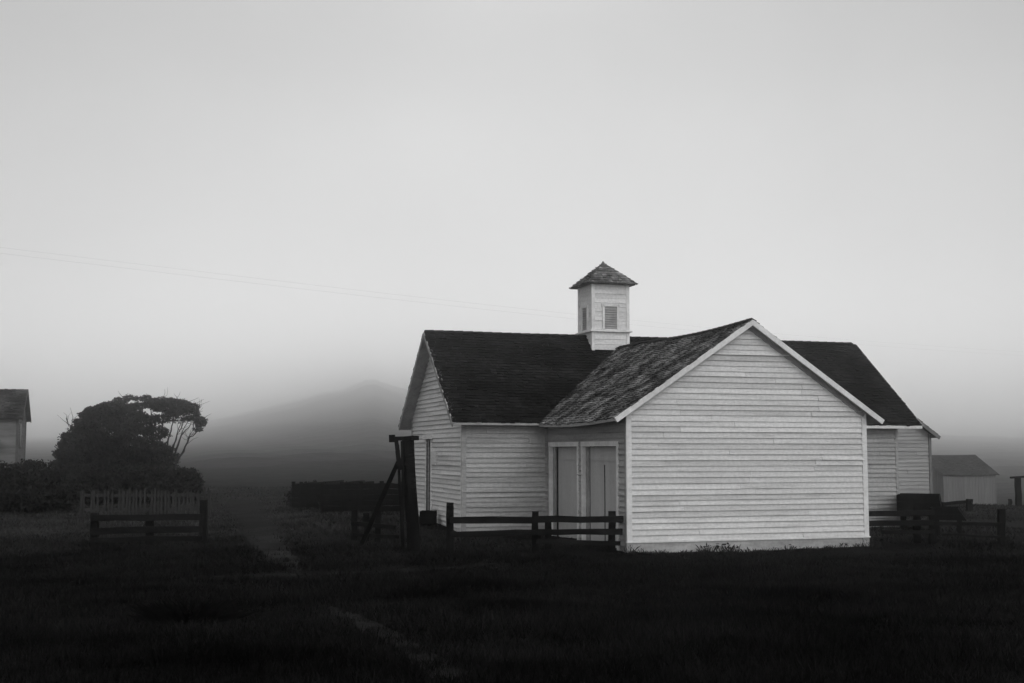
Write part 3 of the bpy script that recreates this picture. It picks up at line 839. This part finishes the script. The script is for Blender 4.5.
def lobe_tree(name, label, cat, base, stems, lobes, size, leaf, group=None, twigs=0, K=1.0):
    """stems: polylines (relative) with base radius; lobes: (centre, radii, n)"""
    r = empty(name, base); tag(r, label, cat, group)
    m_ = MB()
    for (pts, r0) in stems:
        pts = [Vector(p) for p in pts]; dense = []
        for a, b in zip(pts[:-1], pts[1:]):
            dense += [a.lerp(b, k/4) + Vector((random.gauss(0,.04), random.gauss(0,.04), random.gauss(0,.03))) * (k > 0) for k in range(4)]
        dense.append(pts[-1]); n = len(dense)
        m_.tube(dense, [K * max(.018, r0 * (1 - .85 * i/(n-1))) for i in range(n)], 6)
        for t in range(twigs):
            i = random.randint(n//2, n-1); p = dense[i]
            q = p + Vector((random.gauss(0,.5), random.gauss(0,.4), random.uniform(.2,.9))) * K
            m_.tube([p, p.lerp(q,.5) + Vector((random.gauss(0,.08),0,random.gauss(0,.08))), q], [.016*K,.011*K,.006*K], 4)
    m_.build('trunk', M['bark'], r, True)
    if lobes:
        v = clump_cards([l[0] for l in lobes], [tuple(K*q for q in l[1]) for l in lobes], [int(l[2] * (2.2 if twigs else 1)) for l in lobes], size * K * (.66 if twigs else 1))
        np_mesh('crown', v, 4, leaf, r)
    return r

DT = 84.0; KT = DT / 84.0; DT2 = 70.0; KT2 = DT2 / 84.0
def tp(px, py, dd=0.0):     # offset from a tree base at pixel bx, for distance DT
    return at(px, py, DT + dd)
# tall umbrella cypress
bx = 158; tb = at(bx, 500, DT); tb.z = g1(tb.x, tb.y)
R = lambda px, py, dd=0.0: tuple(tp(px, py, dd) - tb)
stems = []
for (tx, ty, mx, my, dd, r0) in [(196, 411, 186, 445, .5, .13), (203, 418, 188, 440, -.3, .10), (199, 407, 181, 436, 1.0, .10), (188, 402, 176, 440, -.8, .12), (175, 400, 168, 440, .4, .13), (163, 398, 160, 440, -.4, .15),
                                 (150, 396, 152, 440, 1.0, .15), (138, 397, 146, 440, -1.0, .14), (125, 400, 140, 445, .6, .14), (118, 404, 136, 450, 1.5, .12), (192, 404, 183, 430, 1.2, .07), (181, 403, 178, 430, 0, .07)]:
    stems.append(([(random.uniform(-.25,.25), random.uniform(-.2,.2), -.1), R((bx+mx)/2, 470, dd*.4), R(mx, my, dd*.7), R((mx+tx)/2+random.uniform(-1,3), (my+ty)/2+2, dd), R(tx, ty, dd)], r0*.75))
def rim(Rf, pts, r, n, dd=1.2):
    out = []
    for (px, py) in pts:
        k = random.uniform(.55, 1.35)
        out.append((Rf(px + random.uniform(-2,2), py + 4.5 + random.uniform(-1.5,2), random.uniform(-dd, dd)), (r*k, r*k*1.3, r*.52*k), int(n*k*k)))
    return out
random.seed(23)
lob = rim(R, [(113,400),(121,396),(129,394),(137,393),(145,394.5),(154,398),(161,396.5),(169,397),(177,397.5),(185,400.5),(192,404),(198,410),(202,417)], .50, 150)
lob += rim(R, [(118,405),(127,402),(136,401),(146,402),(156,404),(166,404),(174,406),(183,408)], .55, 170)
lob += rim(R, [(126,412),(138,411),(150,413),(160,413),(132,424),(146,424),(156,428),(140,436),(152,440),(162,446),(148,450)], .80, 400)
lob += rim(R, [(165,401),(171,403),(178,403),(186,405),(193,409),(199,414),(201,420),(196,425),(187,414),(178,411),(152,401),(158,404)], .40, 85)
lob += [(R(128, 463, -.3), (2.2, 1.8, .8), 1500), (R(148, 466, -.3), (2.0, 1.6, .7), 1200)]
lob += [(R(146, 455, .3), (1.6, 1.8, .9), 1200), (R(166, 458, .4), (.9, 1.4, .5), 420), (R(178, 420, .6), (.45, .7, .3), 60), (R(188, 417, .2), (.4, .6, .3), 50)]
lobe_tree('cypress_tree', 'tall flat topped cypress with bare limbs showing at its right edge', 'tree', tb, stems, lob, .13, M['leaf'], 'windblown cypress trees', twigs=7, K=KT)
# denser dome to its left
bx2 = 100; tb2 = at(bx2, 500, DT2); tb2.z = g1(tb2.x, tb2.y)
R2 = lambda px, py, dd=0.0: tuple(at(px, py, DT2 + dd) - tb2)
stems = [([(0,0,-.1), R2(100,465), R2(96,435), R2(92,418)], .22), ([(0,0,-.1), R2(95,465,.5), R2(80,440), R2(70,428), R2(66,418)], .10), ([R2(75,434), R2(72,428), R2(73,417)], .045), ([R2(72,428), R2(67,423), R2(67,416)], .04), ([(0,0,-.1), R2(108,462,-.5), R2(116,430), R2(122,412)], .18)]
lob = rim(R2, [(60,458),(63,448),(66,439),(70,432),(78,426),(80,417),(84,410),(91,405),(99,402),(107,402.5),(114,406),(121,410)], .55, 330)
lob += rim(R2, [(72,440),(80,434),(88,420),(96,413),(106,411),(116,416),(124,420),(70,452)], .75, 560)
lob += [(R2(88, 438, -.3), (1.4, 1.8, .95), 2200), (R2(108, 432), (1.8, 2.0, 1.3), 2800), (R2(78, 454, -.4), (1.3, 1.6, .8), 1500), (R2(128, 450, .0), (2.0, 2, 1.0), 2000), (R2(100, 455, .0), (2.0, 2, .9), 2000)]
lobe_tree('cypress_tree', 'broad dense dark cypress dome with one bare forked branch on its left', 'tree', tb2, stems, lob, .14, M['leaf'], 'windblown cypress trees', twigs=2, K=KT2)
# hedge and shrubs in front
def shrub(label, px, d, w, h, py_base=505, n=2600, size=.075, cat='shrub', name='shrub', group='dark shrubs below the cypresses', lobes=None, leaf=None):
    b = at(px, py_base, d); b.z = g1(b.x, b.y)
    lb = []
    for _ in range(lobes or 6):
        lb.append(((random.uniform(-.25,.25)*w, random.uniform(-.2,.2)*w, random.uniform(.4,.66)*h), (w*.28, w*.3, h*.34), n // (lobes or 6)))
    lb.append(((0,0,h*.35), (w*.5, w*.45, h*.38), n // 2))
    st = [([(0,0,-.1), (random.uniform(-.2,.2)*w, random.uniform(-.1,.1)*w, h*.4), (random.uniform(-.4,.4)*w, random.uniform(-.2,.2)*w, h*.75)], .06) for _ in range(4)]
    return lobe_tree(name, label, cat, b, st, lb, size, leaf or M['hedge'], group)
shrub('dark rounded bush in front of the old house, darkest of the shrubs', 8, 50, 3.9, 2.3, n=18000)
shrub('low bush sloping down from the house towards the hedge', 40, 52, 3.3, 1.6, n=12000)
shrub('leafy bush under the bare forked branch of the dense cypress', 76, 62, 3.8, 2.0, n=15000)
shrub('clipped hedge bush behind the left half of the picket fence', 112, 59, 3.8, 1.8, n=15000)
shrub('clipped hedge bush behind the right half of the picket fence', 147, 59, 3.8, 1.85, n=15000)
sh = shrub('overhanging hedge bush at the right end beside the path', 180, 59, 1.95, 1.85, n=13500)
shrub('scrubby bush growing over the left end of the short pen', 303, 51.5, 1.5, 1.15, n=1500, size=.08, group='brush around the pens')
shrub('low dark brush spreading along the back of the long pen', 350, 49, 2.6, 1.15, n=1800, size=.08, group='brush around the pens')
b_ = on_ground(188, 622); rc = empty('rush_clump', b_); tag(rc, 'dark clump of rushes alone in the foreground grass', 'plant')
bl = []
for _ in range(420):
    q = rng.normal(size=2) * (.13, .09); hh = rng.uniform(.10, .27); lean = q * 1.1 + rng.normal(size=2) * .09; t = rng.uniform(0, 3.14); c_, s_ = math.cos(t)*.005, math.sin(t)*.005
    z_ = g1(b_.x + q[0], b_.y + q[1]) - b_.z - .03
    bl.append(np.array([[q[0]-c_, q[1]-s_, z_], [q[0]+c_, q[1]+s_, z_], [q[0]+lean[0]*.4+c_*.8, q[1]+lean[1]*.4+s_*.8, z_+hh*.65], [q[0]+lean[0], q[1]+lean[1], z_+hh]]))
np_mesh('blades', np.concatenate(bl), 4, M['rush'], rc)
# grass
def near_track(x, y):
    k = np.full(len(x), 9.0)
    for i in range(0, len(TRP), 2):
        k = np.minimum(k, np.hypot(x - TRP[i, 0], y - TRP[i, 1]) / (TRP[i, 2] * .5))
    return k
def in_barn(x, y, m=0.0):
    u = (x - X0) * cY + (y - Y0) * sY; v = -(x - X0) * sY + (y - Y0) * cY
    return ((u > -.05-m) & (u < W+.05+m) & (v > -.05-m) & (v < L)) | ((u > UL-.05-m) & (u < UR+.05+m) & (v > L-.05-m) & (v < L+WM+m))
NB = 400000
y = 6.5 * (85 / 6.5) ** (rng.random(NB) ** 1.05)
x = y * rng.uniform(-.58, .58, NB) + rng.uniform(-2, 2, NB)
tuft = rng.integers(0, NB, NB)
mask = rng.random(NB) < .6
x = np.where(mask, x[tuft] + rng.normal(size=NB) * .05, x); y = np.where(mask, y[tuft] + rng.normal(size=NB) * .05, y)
kt = near_track(x, y) * rng.uniform(.65, 1.5, NB)
keep = ~in_barn(x, y) & ((kt > 1) | (rng.random(NB) < np.where(y > 24, .60, .30)))
x, y, kt = x[keep], y[keep], kt[keep]; n = len(x)
z = gz(x, y)
pat = .5 + .5 * np.sin(x * .8 + 1.3 * np.sin(y * .5)) * np.sin(y * .6 + 1.1 * np.sin(x * .4))
h = rng.uniform(.035, .10, n) * (1 + .8 * pat) * np.where(kt < 1, np.where(y > 24, .45, .3), 1)
h *= np.where(in_barn(x, y, 1.6), .6, 1)
w = .0045 * np.maximum(1, y / 9) * rng.uniform(.7, 1.5, n)
th = rng.uniform(0, 2*np.pi, n); ln = rng.normal(size=(n, 2)) * .45
A = np.stack([np.cos(th) * w, np.sin(th) * w, np.zeros(n)], 1)
B0 = np.stack([x, y, z - .02], 1); TP = B0 + np.stack([ln[:, 0] * h, ln[:, 1] * h, h], 1)
gv = np.stack([B0 - A, B0 + A, TP], 1).reshape(-1, 3)
gr = np_mesh('grass', gv, 3, M['grass']); tag(gr, 'dark rough grass over the whole yard', 'grass', kind='stuff')
# weeds along the front gable
wv = []
for _ in range(95):
    u = random.uniform(-.2, W + .2); v = -random.uniform(.08, .6); big = random.random() < .22
    hgt = random.uniform(.10, .24) if big else random.uniform(.04, .11)
    X, Y = X0 + u*cY - v*sY, Y0 + u*sY + v*cY
    for k in range(random.randint(8, 26)):
        x_, y_ = X + random.gauss(0, .07), Y + random.gauss(0, .05); zz = g1(x_, y_); hh = hgt * random.uniform(.5, 1.1); ww = random.uniform(.004, .009)
        t = random.uniform(0, 3.14); lx, ly = random.gauss(0, .45) * hh, random.gauss(0, .3) * hh; c_, s_ = math.cos(t)*ww, math.sin(t)*ww
        wv.append(np.array([[x_-c_, y_-s_, zz-.02], [x_+c_, y_+s_, zz-.02], [x_+lx*.6+c_*.7, y_+ly*.6+s_*.7, zz+hh*.75], [x_+lx, y_+ly, zz+hh]]))
        if big and random.random() < .35:
            c = np.array([x_+lx, y_+ly, zz+hh]); a = rng.normal(size=3)*.022; b = rng.normal(size=3)*.016; wv.append(np.stack([c-a, c+b, c+a, c-b]))
o_ = np_mesh('weeds', np.concatenate(wv), 4, M['weed']); tag(o_, 'weeds growing along the foot of the front gable', 'weeds', kind='stuff')

# ================================================================== overhead wires
def wire(label, dy, dx):
    a, b = at(-60, 240 + dy, 57), at(1090, 356 + dy*.6, 112); m_ = MB(); n = 40
    m_.tube([a.lerp(b, i/n) + Vector((0, 0, -.7 * math.sin(math.pi * i/n))) for i in range(n+1)], [.003]*(n+1), 5)
    tag(m_.build('overhead_wire', M['wire']), label, 'wire', 'overhead wires')
wire('upper of two thin overhead wires crossing the foggy sky', 0, 0)
wire('lower of two thin overhead wires crossing the foggy sky', 6, 0)

# ================================================================== haze
m = bpy.data.materials.new('fog_air'); m.use_nodes = True
nn = m.node_tree.nodes; nn.clear(); out = nn.new('ShaderNodeOutputMaterial'); pv = nn.new('ShaderNodeVolumePrincipled')
pv.inputs['Color'].default_value = (HAZE_ALBEDO,) * 3 + (1,)
pv.inputs['Density'].default_value = HAZE_DENSITY
pv.inputs['Anisotropy'].default_value = 0.965
m.node_tree.links.new(pv.outputs[0], out.inputs['Volume'])
hb = MB(); hb.box((-3250, -100, -6.5), (3250, 3250, 165)); hz = hb.build('haze', m); tag(hz, 'thin grey coastal fog filling the air', 'fog', kind='stuff')
